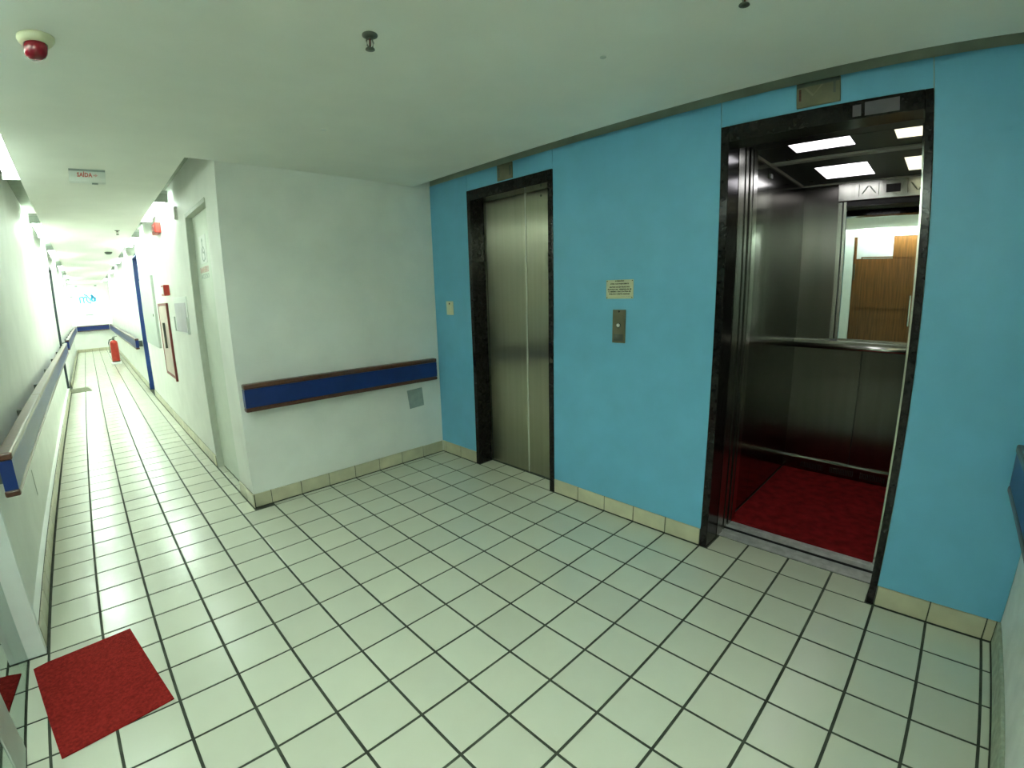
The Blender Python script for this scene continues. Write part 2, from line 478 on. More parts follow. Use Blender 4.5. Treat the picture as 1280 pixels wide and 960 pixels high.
skirting('baseboard_back', 'X', YBS, XS, -0.0005, -7 * T, 1, 'cream skirting tiles under the blue handrail on the end wall')
skirting('baseboard_right_1', 'Y', 0.0, YFS, 0.428, 0, 1, 'cream skirting tiles right of the open lift')
skirting('baseboard_right_2', 'Y', 0.0, 1.292, 2.363, 7 * T, 1, 'cream skirting tiles between the two lifts')
skirting('baseboard_right_3', 'Y', 0.0, 3.227, YBS, 16 * T, 1, 'cream skirting tiles left of the closed lift')
struct('baseboard_front', B(-1.695, -0.0005, YF, YFS, 0, 0.105, 0.003), rough_skirt, 'rough painted skirting at the foot of the right edge wall', 'skirting')
skirting('baseboard_corridor_1', 'Y', XS, YBS - 0.01, 4.05, 18 * T, 1, 'cream skirting tiles at the wall corner before the toilet door')
skirting('baseboard_corridor_2', 'Y', XS, 4.84, 9.24, 23 * T, 1, 'cream skirting tiles past the toilet door', 22)
skirting('baseboard_corridor_3', 'Y', XS, 10.06, YEND - 0.02, 47 * T, 1, 'cream skirting tiles past the blue door', 10)
skirting('baseboard_left_1', 'Y', XSL, 2.845, 10.85, 14 * T, -1, 'cream skirting tiles along the left corridor wall', 36)
skirting('baseboard_left_2', 'Y', XSL, 11.73, YEND - 0.02, 55 * T, -1, 'cream skirting tiles on the left past the dark door', 10)
skirting('baseboard_far', 'X', YEND - 0.012, XSL, XS, -2.795, 1, 'cream skirting tiles along the far end wall')
# packing between left skirting and wall
struct('trim_2', B(XL + 0.0002, XSL - 0.0115, 2.845, 10.85, 0, 0.098), white_wall, 'plaster backing behind the left skirting tiles', 'trim')

# ------------------------------------------------------------------ doors
d1 = thing('door_1', (-1.56, 4.445, 0), 'pale recessed toilet door with wheelchair sign', 'door', kind='structure')
mk('door_leaf', B(-1.575, -1.54, 4.075, 4.815, 0.008, 2.10), door_white, d1)
bm = bmesh.new()
bx(bm, -1.625, -1.53, 4.816, 4.845, 0, 2.135); bx(bm, -1.60, -1.53, 4.045, 4.072, 0, 2.135); bx(bm, -1.625, -1.53, 4.072, 4.816, 2.104, 2.135)
mk('door_frame', bm, frame_grey, d1)
sg = mk('sign_plate', B(-1.577, -1.5752, 4.39, 4.62, 1.72, 1.93), white_plastic, d1, 'white sign with a grey wheelchair symbol')
bm = bmesh.new()
lathe(bm, [(0.0155, 0), (0.0155, 0.001)], (-1.577, 4.52, 1.895), '-X', 14)
N = 22
for k in range(N):            # the wheel as a ring of short segments
    a0, a1 = 2 * math.pi * k / N, 2 * math.pi * (k + 1) / N
    ro, ri = 0.058, 0.047
    prism(bm, [(4.502 + ri * math.cos(a0), 1.79 + ri * math.sin(a0)), (4.502 + ro * math.cos(a0), 1.79 + ro * math.sin(a0)),
               (4.502 + ro * math.cos(a1), 1.79 + ro * math.sin(a1)), (4.502 + ri * math.cos(a1), 1.79 + ri * math.sin(a1))], 'X', -1.5782, -1.577)
for (ya, za, yb, zb, wd) in ((4.52, 1.88, 4.512, 1.80, 0.012), (4.512, 1.80, 4.465, 1.80, 0.012), (4.465, 1.80, 4.445, 1.745, 0.012), (4.515, 1.845, 4.48, 1.842, 0.009)):
    dv = Vector((yb - ya, zb - za)).normalized(); nv = Vector((-dv.y, dv.x)) * wd / 2
    prism(bm, [(ya + nv.x, za + nv.y), (yb + nv.x, zb + nv.y), (yb - nv.x, zb - nv.y), (ya - nv.x, za - nv.y)], 'X', -1.5782, -1.577)
mk('wheelchair_symbol', bm, grey_ink, sg)
text('lettering', 'BANHEIRO', 0.062, (-1.5756, 4.53, 1.672), '-X', pink_ink, d1, width=0.31, bold=0.001)
text('lettering', 'ACESSO', 0.05, (-1.5756, 4.52, 1.622), '-X', grey_ink, d1, width=0.29)

d2 = thing('door_2', (-1.60, 9.65, 0), 'pale recessed door with dark blue frame on the right of the corridor', 'door', kind='structure')
mk('door_leaf', B(-1.560, -1.53, 9.281, 10.019, 0.008, 2.205), door_white, d2)
bm = bmesh.new(); bx(bm, -1.624, -1.525, 9.252, 9.28, 0, 2.238); bx(bm, -1.624, -1.525, 10.02, 10.048, 0, 2.238); bx(bm, -1.624, -1.525, 9.28, 10.02, 2.21, 2.238)
mk('door_frame', bm, door_blue, d2, 'dark blue painted frame')
mk('door_handle', tube(bmesh.new(), [(-1.56, 9.36, 1.0), (-1.60, 9.36, 1.0), (-1.605, 9.48, 1.0)], 0.009), bright_steel, d2)
d3 = thing('door_3', (-2.87, 11.29, 0), 'recessed door with dark frame on the left of the corridor above the doormat', 'door', kind='structure')
mk('door_leaf', B(-2.93, -2.895, 10.89, 11.69, 0.008, 2.17), door_white, d3)
bm = bmesh.new(); bx(bm, -2.94, -2.838, 10.862, 10.889, 0, 2.199); bx(bm, -2.94, -2.838, 11.691, 11.718, 0, 2.199); bx(bm, -2.94, -2.838, 10.889, 11.691, 2.172, 2.199)
mk('door_frame', bm, door_dark, d3, 'dark green frame')
d4 = thing('door_4', (-2.90, 1.13, 0), 'brown wooden door with a paper notice, seen in the lift mirror', 'door', kind='structure')
mk('door_leaf', B(-2.895, -2.862, 0.705, 1.575, 0.008, 2.19), wood_door, d4)
for z0 in (0.25, 1.15):
    bm = bmesh.new()
    for (a, b, c, e) in ((0.80, 0.815, z0, z0 + 0.75), (1.455, 1.47, z0, z0 + 0.75), (0.815, 1.455, z0, z0 + 0.015), (0.815, 1.455, z0 + 0.735, z0 + 0.75)):
        bx(bm, -2.862, -2.857, a, b, c, e)
    mk('panel_moulding', bm, wood_door, d4)
bm = bmesh.new(); bx(bm, -2.93, -2.855, 1.58, 1.70, 0, 2.24); bx(bm, -2.93, -2.855, 0.66, 0.70, 0, 2.24); bx(bm, -2.93, -2.855, 0.70, 1.58, 2.195, 2.24)
mk('door_frame', bm, white_plastic, d4)
bm = bmesh.new(); tube(bm, [(-2.82, 0.79, 0.90), (-2.82, 0.79, 1.34)], 0.013); tube(bm, [(-2.86, 0.79, 0.95), (-2.82, 0.79, 0.95)], 0.009); tube(bm, [(-2.86, 0.79, 1.29), (-2.82, 0.79, 1.29)], 0.009)
mk('pull_handle', bm, bright_steel, d4)
mk('hinge', B(-2.862, -2.852, 1.545, 1.56, 1.56, 1.80), dark_steel, d4)
pn = mk('paper_notice', B(-2.8615, -2.8605, 1.06, 1.535, 1.87, 2.19), paper_m)
tag(pn, 'large white paper notice taped to the brown wooden door, seen in the mirror', 'paper')

# glass screen at the lower left
gw = thing('window_1', (GX, 2.27, 0), 'reflective glass screen with pale metal stile at the lower left', 'glass screen', kind='structure')
mk('glass_pane', B(GX - 0.008, GX, 2.236, 2.798, 0.002, 2.24), glass_m, gw)
mk('glass_pane', B(GX - 0.008, GX, 1.702, 2.044, 0.002, 2.24), glass_m, gw)
mk('stile', B(GX - 0.025, GX + 0.004, 2.046, 2.234, 0.001, 2.24, 0.003), panel_grey, gw)

# ------------------------------------------------------------------ closed lift (left)
l1 = thing('elevator', (0.08, 2.795, 0), 'closed lift with stainless steel doors in a black granite surround', 'elevator')
def surround(root, y0, y1, wl, wr):
    mk('jamb', B(0.0, 0.14, y1 - wl, y1 - 0.0005, 0.0, 2.195, 0.002), granite, root)
    mk('jamb', B(0.0, 0.14, y0 + 0.0005, y0 + wr, 0.0, 2.195, 0.002), granite, root)
    mk('lintel', B(0.0, 0.14, y0 + wr + 0.0005, y1 - wl - 0.0005, 2.12, 2.195, 0.002), granite, root)
surround(l1, 2.365, 3.225, 0.04, 0.04)
dl = mk('door_panel', B(0.155, 0.185, 2.760, 3.24, 0.006, 2.17, 0.002), door_steel, l1)
mk('edge_strip', B(0.1535, 0.1548, 3.18, 3.186, 0.006, 2.17), dark_steel, dl)
dr = mk('door_panel', B(0.158, 0.185, 2.35, 2.7555, 0.006, 2.17, 0.002), door_steel, l1)
mk('keyhole', L([(0.008, 0), (0.008, 0.003), (0.006, 0.004)], (0.158, 2.60, 2.085), '-X', 14), dark_steel, dr)
mk('edge_strip', B(0.1525, 0.1578, 2.746, 2.7555, 0.006, 2.17), light_seal, dr, 'pale rubber sealing strip')
mk('door_gap', B(0.160, 0.184, 2.7558, 2.7597, 0.006, 2.17), black_gap, l1)
mk('header', B(0.142, 0.20, 2.33, 3.26, 2.171, 2.26), dark_steel, l1)
mk('sill', B(0.150, 0.20, 2.407, 3.183, -0.0025, 0.003), dark_steel, l1)
bm = bmesh.new(); bx(bm, 0.141, 0.19, 3.241, 3.27, 0, 2.17); bx(bm, 0.141, 0.19, 2.32, 2.349, 0, 2.17); mk('side_cover', bm, dark_steel, l1)

# ------------------------------------------------------------------ open lift (right)
l2 = thing('elevator', (0.9, 0.86, 0), 'open lift with mirror, red carpet and ceiling light panels', 'elevator')
Y0, Y1 = 0.43, 1.29
YL, YR = 1.285, 0.125      # cabin side walls
XB = 1.64                  # cabin back
surround(l2, Y0, Y1, 0.04, 0.03)
# landing frame and door edges on both sides (plan steps along X)
for sgn, yin, yo in ((1, 1.250, 1.31), (-1, 0.466, 0.40)):
    def q(xa, xb, y, nm, mt):
        a, b = (y, yo) if sgn > 0 else (yo, y)
        mk(nm, B(xa, xb, a, b, 0.004, 2.17), mt, l2)
    q(0.142, 0.150, yin + 0.012 * sgn, 'frame_groove', black_gap)
    q(0.150, 0.232, yin, 'landing_frame', steel)
    q(0.232, 0.262, yin + 0.03 * sgn, 'door_slot', black_gap)
    q(0.262, 0.300, yin + 0.002 * sgn, 'landing_door_edge', steel)
    q(0.300, 0.338, yin + 0.035 * sgn, 'door_slot', black_gap)
    q(0.338, 0.372, yin + 0.004 * sgn, 'car_door_edge', steel)
    q(0.372, 0.384, yin + 0.02 * sgn, 'door_slot', black_gap)
    q(0.384, 0.445, yin + (0.002 if sgn > 0 else 0.02), 'car_jamb', bright_steel)
mk('landing_header', B(0.1415, 0.30, 0.40, 1.31, 2.171, 2.40), dark_steel, l2)
mk('car_header', B(0.3015, 0.42, 0.40, 1.31, 2.171, 2.40), black_paint, l2)
# sills
bm = bmesh.new()
bx(bm, 0.188, 0.236, 0.40, 1.31, -0.0025, 0.002); bx(bm, 0.238, 0.252, 0.40, 1.31, -0.0025, 0.0025); bx(bm, 0.254, 0.287, 0.40, 1.31, -0.0025, 0.002)
mk('landing_sill', bm, alu, l2)
bm = bmesh.new(); bx(bm, 0.317, 0.350, 0.40, 1.31, -0.03, 0.002); bx(bm, 0.352, 0.366, 0.40, 1.31, -0.03, 0.0005); bx(bm, 0.368, 0.402, 0.40, 1.31, -0.03, 0.003)
mk('car_sill', bm, alu, l2)
mk('sill_groove', B(0.3505, 0.3515, 0.40, 1.31, -0.03, 0.001), black_gap, l2)
mk('sill_gap_shade', bx(B(0.287, 0.316, 0.40, 1.31, -0.03, -0.025), 0.306, 0.3165, 0.40, 1.31, -0.025, 0.0005), black_gap, l2)  # black plate over the car sill's front face paints the gap's shade
mk('car_floor', B(0.403, XB + 0.03, YR - 0.03, YL + 0.03, -0.05, -0.0005), dark_steel, l2)
# cabin walls
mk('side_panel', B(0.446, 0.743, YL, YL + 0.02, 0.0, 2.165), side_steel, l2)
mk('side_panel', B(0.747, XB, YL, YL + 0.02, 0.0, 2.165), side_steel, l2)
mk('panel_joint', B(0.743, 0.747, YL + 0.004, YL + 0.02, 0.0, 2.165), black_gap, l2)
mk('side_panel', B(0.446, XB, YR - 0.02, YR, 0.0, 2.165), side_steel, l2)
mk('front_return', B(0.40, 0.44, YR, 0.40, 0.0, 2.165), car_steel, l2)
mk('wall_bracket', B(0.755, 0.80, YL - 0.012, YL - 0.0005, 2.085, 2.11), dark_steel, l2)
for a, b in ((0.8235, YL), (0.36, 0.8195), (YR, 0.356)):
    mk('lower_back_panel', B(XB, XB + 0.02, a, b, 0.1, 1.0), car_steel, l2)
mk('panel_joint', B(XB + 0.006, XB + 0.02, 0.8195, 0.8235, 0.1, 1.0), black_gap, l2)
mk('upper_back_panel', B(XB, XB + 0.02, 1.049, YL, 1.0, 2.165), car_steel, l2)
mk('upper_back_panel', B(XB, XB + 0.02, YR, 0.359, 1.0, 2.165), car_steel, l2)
# display header above the mirror
hd = mk('display_header', B(1.595, XB + 0.02, 0.361, 1.047, 2.035, 2.165, 0.003), steel, l2)
mk('display_window', B(1.5925, 1.5948, 0.661, 0.747, 2.072, 2.125), black_gap, hd)
def arrow(cy_, up):
    bm = bmesh.new(); z0, z1 = 2.075, 2.125
    if not up: z0, z1 = z1, z0
    for s in (-1, 1):
        ya, yb = cy_ + s * 0.046, cy_ + s * 0.003
        prism(bm, [(ya, z0), (ya - s * 0.010, z0), (yb - s * 0.003, z1), (yb + s * 0.007, z1)], 'X', 1.5925, 1.5948)
    mk('arrow_mark', bm, dark_steel, hd)
arrow(0.853, True); arrow(0.557, False)
for yy in (0.914, 0.792, 0.620, 0.492):
    mk('header_groove', B(1.5935, 1.5948, yy - 0.002, yy + 0.002, 2.06, 2.14), dark_steel, hd)
# mirror
mi = mk('mirror', B(1.622, 1.627, 0.385, 0.990, 1.062, 2.000), mirror_m, l2, 'frameless silver mirror glass')
for xa, ya, yb in ((1.612, 0.992, 1.010), (1.618, 1.020, 1.046), (1.612, 0.362, 0.383)):
    mk('mirror_stile', B(xa, 1.639, ya, yb, 1.058, 2.03), steel, l2)
bm = bmesh.new(); bx(bm, 1.622, 1.639, 1.0105, 1.0195, 1.058, 2.03); bx(bm, 1.610, 1.639, 0.384, 0.991, 2.001, 2.033)
mk('mirror_frame_groove', bm, black_gap, l2)
mk('mirror_bottom_strip', B(1.612, 1.639, 0.384, 0.991, 1.046, 1.061), steel, l2)
# handrail ledge
mk('handrail_ledge', B(1.575, XB - 0.0005, YR + 0.002, YL - 0.002, 1.018, 1.045, 0.002), steel, l2)
hr = mk('handrail_bar', tube(bmesh.new(), [(1.552, YR + 0.01, 1.004), (1.552, YL - 0.004, 1.004)], 0.019, 16), bright_steel, l2)
for f in hr.data.polygons: f.use_smooth = True
for yy in (0.3, 0.7, 1.17):
    mk('handrail_bracket', B(1.565, XB - 0.0005, yy - 0.01, yy + 0.01, 0.992, 1.0165), steel, l2)
# kick plate with ventilation slots
kp = mk('kick_plate', B(1.612, XB + 0.02, YR, YL, 0.0, 0.098), car_steel, l2)
mk('kick_plate_top', B(1.610, XB - 0.0005, YR, YL, 0.0985, 0.102), bright_steel, l2)
bm = bmesh.new(); yy = 1.15
while yy > 0.2:
    for k in range(14): bx(bm, 1.6105, 1.6118, yy - k * 0.012 - 0.006, yy - k * 0.012, 0.03, 0.075)
    yy -= 0.21
mk('vent_slots', bm, black_gap, kp)['kind'] = 'stuff'
# cabin ceiling with four diffusers
zc = 2.17
bm = bmesh.new()
PX = [(0.43, 0.62), (1.045, 1.44)]; PY = [(0.80, 1.095), (0.31, 0.607)]
xs = [0.42, 0.43, 0.62, 1.045, 1.44, XB + 0.02]; ys = [YR - 0.02, 0.31, 0.607, 0.80, 1.095, YL + 0.02]
for i in range(5):
    for j in range(5):
        if i in (1, 3) and j in (1, 3): continue
        bx(bm, xs[i], xs[i + 1], ys[j], ys[j + 1], zc, zc + 0.03)
bx(bm, 0.42, XB + 0.02, YR - 0.02, YL + 0.02, zc + 0.04, zc + 0.06)
cc = mk('car_ceiling', bm, black_paint, l2)
for i, (a, b) in enumerate(PX):
    for j, (c, e) in enumerate(PY):
        mk('light_panel', B(a, b, c, e, zc + 0.004, zc + 0.014), panel_white if j == 0 else panel_yellow, cc, 'bright white diffuser' if j == 0 else 'dimmer yellowish diffuser')
bm = bmesh.new(); bx(bm, 0.755, 0.775, YR, YL - 0.012, zc - 0.012, zc - 0.0005); bx(bm, 0.80, 0.84, YR, YL - 0.012, zc - 0.006, zc - 0.0005)
mk('ceiling_rib', bm, trim_cream, l2)
bm = bmesh.new(); bx(bm, 0.446, XB - 0.047, YL - 0.011, YL - 0.0005, zc - 0.012, zc - 0.001); bx(bm, 1.588, 1.5945, YR, YL - 0.012, zc - 0.012, zc - 0.001)
mk('ceiling_edge_trim', bm, trim_cream, l2)
mk('spot_lamp', L([(0.016, 0), (0.016, -0.004), (0.01, -0.005)], (0.735, 1.17, zc), 'Z', 14), steel, cc)
mk('spot_lamp', L([(0.016, 0), (0.016, -0.004), (0.01, -0.005)], (1.45, 1.20, zc), 'Z', 14), steel, cc)
# carpet
ca = mk('carpet', B(0.4045, 1.607, YR + 0.004, YL - 0.006, 0.0005, 0.009, 0.003), lift_carpet)
tag(ca, 'dark red carpet covering the floor of the open lift', 'carpet')

# ------------------------------------------------------------------ things on the lift wall
XP = 0.006
t = thing('position_indicator', (XP, 2.796, 2.21), 'plain olive metal indicator plate above the closed lift', 'sign plate')
mk('plate', B(-0.004, XP, 2.72, 2.872, 2.203, 2.312, 0.002), olive_plate, t)
mk('lamp_window', B(-0.0052, -0.0042, 2.845, 2.862, 2.225, 2.29), dark_steel, t)
mk('lamp_window', B(-0.0052, -0.0042, 2.731, 2.748, 2.225, 2.29), dark_steel, t)
t = thing('position_indicator', (XP, 0.858, 2.21), 'olive metal indicator plate with arrow marks above the open lift', 'sign plate')
mk('plate', B(-0.004, XP, 0.769, 0.946, 2.206, 2.312, 0.002), olive_plate, t)
mk('top_band', B(-0.0052, -0.0042, 0.772, 0.943, 2.292, 2.309), dark_steel, t)
bm = bmesh.new(); bx(bm, -0.0052, -0.0042, 0.926, 0.936, 2.235, 2.285); mk('lamp_window', bm, rail_wood, t)
mk('lamp_window', B(-0.0052, -0.0042, 0.787, 0.797, 2.245, 2.292), dark_steel, t)
bm = bmesh.new()
prism(bm, [(0.915, 2.288), (0.905, 2.288), (0.876, 2.255), (0.880, 2.247)], 'X', -0.0052, -0.0042)
prism(bm, [(0.880, 2.247), (0.876, 2.255), (0.836, 2.29), (0.846, 2.29)], 'X', -0.0056, -0.0046)
mk('arrow_mark', bm, olive_light, t)

t = thing('call_button_plate', (XP, 1.854, 1.113), 'narrow steel lift call plate with one round button', 'button')
mk('plate', B(-0.003, XP, 1.810, 1.897, 1.113, 1.309, 0.002), olive_plate, t)
bt = mk('button', L([(0.016, 0), (0.016, 0.003), (0.013, 0.005)], (-0.003, 1.853, 1.218), '-X', 20), dark_steel, t)
mk('button_face', L([(0.011, 0), (0.011, 0.002), (0.008, 0.0028)], (-0.008, 1.853, 1.218), '-X', 18), white_plastic, bt)
mk('screw', L([(0.006, 0), (0.006, 0.0015)], (-0.003, 1.853, 1.299), '-X', 12), ink, t)
mk('lower_window', B(-0.0038, -0.0031, 1.822, 1.885, 1.125, 1.165), dark_steel, t)

t = thing('notice_plate', (XP, 1.856, 1.373), 'ivory notice plate with seven lines of small print above the call button', 'sign')
mk('plate', B(0.002, XP, 1.765, 1.948, 1.373, 1.482, 0.001), plate_ivory, t)
xt = 0.0016
for body, zz_, sz, wd, al, yy in (('ATENÇÃO', 1.4745, 0.010, 0.060, 'CENTER', 1.8565), ('AVISO AOS PASSAGEIROS', 1.4585, 0.0095, 0.125, 'CENTER', 1.8565),
                              ('ANTES DE ENTRAR NO', 1.440, 0.0105, 0.138, 'CENTER', 1.8565), ('ELEVADOR, VERIFIQUE SE', 1.4265, 0.0105, 0.160, 'CENTER', 1.8565),
                              ('O MESMO ENCONTRA-SE', 1.4135, 0.0105, 0.152, 'CENTER', 1.8565), ('PARADO NESTE ANDAR', 1.400, 0.0105, 0.140, 'CENTER', 1.8565)):
    text('lettering', body, sz, (xt, yy, zz_), '-X', ink, t, al, 0.0003, wd, 0.0004)
text('lettering', 'LEI 9.502', 0.009, (xt, 1.806, 1.385), '-X', grey_ink, t, 'CENTER', 0.0003, 0.07)
for yy in (1.772, 1.941):
    for z_ in (1.379, 1.476): mk('screw', L([(0.003, 0), (0.003, 0.001)], (0.002, yy, z_), '-X', 8), ink, t)

t = thing('switch_plate', (XP, 3.497, 1.255), 'small cream switch plate on blue wall left of the closed lift', 'switch')
mk('plate', B(-0.003, XP, 3.452, 3.542, 1.252, 1.365, 0.003), cream_plastic, t)
mk('rocker', B(-0.0065, -0.0032, 3.482, 3.512, 1.285, 1.325, 0.001), cream_plastic, t)
bm = bmesh.new(); lathe(bm, [(0.007, 0), (0.007, 0.001)], (-0.003, 3.497, 1.345), '-X', 10); mk('socket_hole', bm, ink, t)

pp = mk('paper_note', B(-0.0016, -0.0003, 0.549, 0.676, 2.128, 2.182), grey_paper); tag(pp, 'grey paper note taped on the granite lintel of the open lift', 'paper')
pp = mk('lintel_label', B(-0.0016, -0.0003, 0.690, 0.722, 2.130, 2.176), grey_paper); tag(pp, 'small square label beside the paper note on the open lift lintel', 'label')

# ------------------------------------------------------------------ handrails
def handrail(label, axis, face, out, a, b, joint=None, enda=True, endb=True):
    """face: wall face coordinate, out: direction off the wall (+1/-1)."""
    d0, d1 = 0.058, 0.115
    def bb(u0, u1, p0, p1, z0, z1, bev=0.0):
        lo, hi = sorted((face + out * p0, face + out * p1))
        return B(u0, u1, lo, hi, z0, z1, bev, 2) if axis == 'X' else B(lo, hi, u0, u1, z0, z1, bev, 2)
    mid = (a + b) / 2
    loc = (mid, face + out * 0.06, 0.70) if axis == 'X' else (face + out * 0.06, mid, 0.70)
    t = thing('handrail', loc, label, 'handrail', 'blue and brown wall handrails')
    mk('board', bb(a + 0.002, b - 0.002, d0 + 0.004, d1 - 0.004, 0.7295, 0.8515), rail_blue, t)
    ps = [a] + ([joint] if joint else []) + [b]
    for p, q in zip(ps, ps[1:]):
        mk('top_cap', bb(p + 0.0008, q - 0.0008, d0, d1, 0.852, 0.885, 0.008), rail_wood, t)
        mk('bottom_cap', bb(p + 0.0008, q - 0.0008, d0, d1, 0.70, 0.729, 0.008), rail_wood, t)
    n = max(2, int((b - a) / 1.2) + 1)
    for k in range(n):
        u = a + 0.12 + (b - a - 0.24) * k / (n - 1)
        mk('wall_bracket', bb(u - 0.03, u + 0.03, 0.0005, d0 - 0.0005, 0.74, 0.84), dark_steel, t)
    return t
handrail('blue handrail with brown edges on the white end wall left of the closed lift', 'X', YB, -1, -1.615, -0.092)
handrail('end of a blue handrail cut by the right picture edge', 'X', YF, 1, -1.6, -0.125)
handrail('long handrail on the left corridor wall, blue end nearest the camera', 'Y', XL, 1, 2.845, 10.80, 4.52)
handrail('far left handrail beyond the dark door', 'Y', XL, 1, 11.80, 20.76)
handrail('handrail on the right wall beyond the blue door', 'Y', XW, -1, 10.10, 20.76)
handrail('short blue handrail across the far end wall', 'X', YEND, -1, -2.71, -1.75)

# ------------------------------------------------------------------ fluorescent lamps in the troughs
def lamp_proto():
    root = bpy.data.objects.new('fluorescent_lamp', None); COL.objects.link(root)
    mk('reflector', bx(bx(bmesh.new(), -0.055, 0.055, -0.62, 0.62, 0.075, 0.10), -0.03, 0.03, -0.62, 0.62, 0.05, 0.075), white_plastic, root)
    for x in (-0.027, 0.027):
        mk('tube', tube(bmesh.new(), [(x, -0.585, 0.02), (x, 0.585, 0.02)], 0.014, 10), tube_m, root)
    for y in (-0.61, 0.61):
        mk('end_cap', B(-0.055, 0.055, y - 0.012, y + 0.012, 0.0, 0.0745), panel_grey, root)
    return root
PROTO = lamp_proto(); used = [False]
def lamp(x, y, label, z=2.318):
    tm = tube_mid if 1.5 < y < 3.0 else tube_dim if 3.0 < y < 6.2 else (tube_strong if y > 6.2 else tube_m)
    if not used[0]:
        r = PROTO; used[0] = True
    else:
        r = PROTO.copy(); COL.objects.link(r)
        for ch in list(PROTO.children):
            c = ch.copy(); COL.objects.link(c); c.parent = r
    for c in r.children:
        if c.name.startswith('tube'):
            c.material_slots[0].link = 'OBJECT'; c.material_slots[0].material = tm
    r.location = (x, y, z)
    tag(r, label, 'lamp', 'fluorescent lamps in the ceiling troughs')
    return r
LX, RX = -2.728, -1.716
lamp(LX, 4.10, 'glaring fluorescent lamp in the left trough at the left picture edge')
lm = lamp(LX, 0.83, 'fluorescent lamp above the wooden door, seen only in the lift mirror')
mk('centre_clip', B(LX - 0.05, LX + 0.06, 1.07, 1.11, 2.315, 2.36), dark_steel, lm)
lamp(LX, 2.30, 'added unseen fluorescent lamp in the left trough above the glass screen')  # unseen lamp added to brighten the lobby
lamp(LX, -0.8, 'added unseen fluorescent lamp in the left trough behind the camera')  # assumed lamp, added so light reaches the white end wall
lamp(LX, -2.6, 'farthest added unseen fluorescent lamp in the left trough behind the camera')  # second assumed lamp, added as fill from behind
lamp(LX, 7.40, 'second fluorescent lamp along the left trough of the corridor')
lamp(LX, 10.2, 'third fluorescent lamp along the left trough, before the dark door')
lamp(LX, 13.4, 'fluorescent lamp in the left trough beyond the dark door')
lamp(LX, 16.8, 'fluorescent lamp in the left trough above the far left handrail')
lamp(LX, 19.8, 'leftmost of the two fluorescent lamps at the far end of the corridor')
lamp(RX, 5.98, 'nearest fluorescent lamp in the right trough, beyond the toilet door')
lamp(RX, 8.6, 'fluorescent lamp in the right trough just before the blue door')
lamp(RX, 11.8, 'fluorescent lamp in the right trough just past the blue door')
lamp(RX, 15.2, 'fluorescent lamp in the right trough above the fire extinguisher')
lamp(RX, 19.2, 'rightmost of the two fluorescent lamps at the far end of the corridor')

# ------------------------------------------------------------------ ceiling fittings
t = thing('fire_alarm', (-2.460, 2.372, H), 'round cream ceiling alarm with a red dome at top left', 'alarm')
mk('base', L([(0.056, 0), (0.056, -0.008), (0.050, -0.018), (0.044, -0.024)], (-2.46, 2.372, H), 'Z', 32), cream_plastic, t)
mk('dome', L([(0.036, -0.0245), (0.036, -0.034), (0.0345, -0.052), (0.029, -0.064), (0.018, -0.071), (0.004, -0.073)], (-2.46, 2.372, H), 'Z', 28), red_lens, t)
def sprinkler(x, y, label):
    t = thing('sprinkler', (x, y, H), label, 'sprinkler', 'ceiling sprinklers')
    mk('escutcheon', L([(0.026, 0), (0.026, -0.004), (0.019, -0.007), (0.014, -0.010)], (x, y, H), 'Z', 20), dark_steel, t)
    bm = bmesh.new(); lathe(bm, [(0.009, -0.008), (0.009, -0.014)], (x, y, H), 'Z', 10)
    for s in (-1, 1):
        tube(bm, [(x + s * 0.008, y, H - 0.012), (x + s * 0.013, y, H - 0.024), (x + s * 0.010, y, H - 0.038), (x + s * 0.003, y, H - 0.044)], 0.0026, 6)
    mk('frame_arms', bm, dark_steel, t)
    mk('bulb', tube(bmesh.new(), [(x, y, H - 0.013), (x, y, H - 0.040)], 0.003, 6), brass_bulb, t)
    mk('deflector', L([(0.004, -0.042), (0.015, -0.047), (0.016, -0.050), (0.003, -0.051)], (x, y, H), 'Z', 16), dark_steel, t)
sprinkler(-1.538, 1.846, 'bronze ceiling sprinkler near the top centre-left')
sprinkler(-0.895, 0.865, 'ceiling sprinkler cut off by the top picture edge')
sprinkler(-1.971, 7.11, 'small ceiling sprinkler down the corridor, beyond the exit sign')
o = mk('smoke_detector', L([(0.055, 0), (0.05, -0.02), (0.03, -0.035)], (-1.97, 9.69, H), 'Z', 18), dark_steel); tag(o, 'small dark detector on the corridor ceiling before the far end', 'detector')
o = mk('ceiling_plug', L([(0.012, 0), (0.012, -0.002), (0.006, -0.003)], (-0.811, 1.418, H), 'Z', 14), panel_grey); tag(o, 'tiny grey plug in the ceiling between the lifts', 'plug')
o = mk('ceiling_plug', L([(0.016, 0), (0.016, -0.001), (0.010, -0.002)], (-1.276, 2.828, H), 'Z', 14), white_plastic); tag(o, 'faint pale plug in the ceiling before the white end wall', 'plug')

t = thing('exit_sign', (-2.284, 4.21, H), 'white exit sign with red SAÍDA lettering hanging from the corridor ceiling', 'sign')
bm = bmesh.new(); prof = [(4.212 - 0.022, H - 0.012), (4.212 + 0.022, H - 0.012), (4.212 + 0.022, H - 0.05), (4.212 + 0.014, H - 0.075), (4.212, H - 0.083), (4.212 - 0.014, H - 0.075), (4.212 - 0.022, H - 0.05)]
prism(bm, prof, 'X', -2.386, -2.184)
mk('sign_body', bm, white_plastic, t)
mk('mount', B(-2.386, -2.184, 4.185, 4.24, H - 0.0118, H - 0.0002), grey_plastic, t)
text('lettering', 'SAÍDA', 0.036, (-2.300, 4.1897, H - 0.036), '-Y', red_ink, t, 'CENTER', 0.0006, 0.085, 0.0012)
bm = bmesh.new(); prism(bm, [(-2.226, H - 0.036), (-2.242, H - 0.026), (-2.242, H - 0.032), (-2.252, H - 0.032), (-2.252, H - 0.040), (-2.242, H - 0.040), (-2.242, H - 0.046)], 'Y', 4.1893, 4.1899)
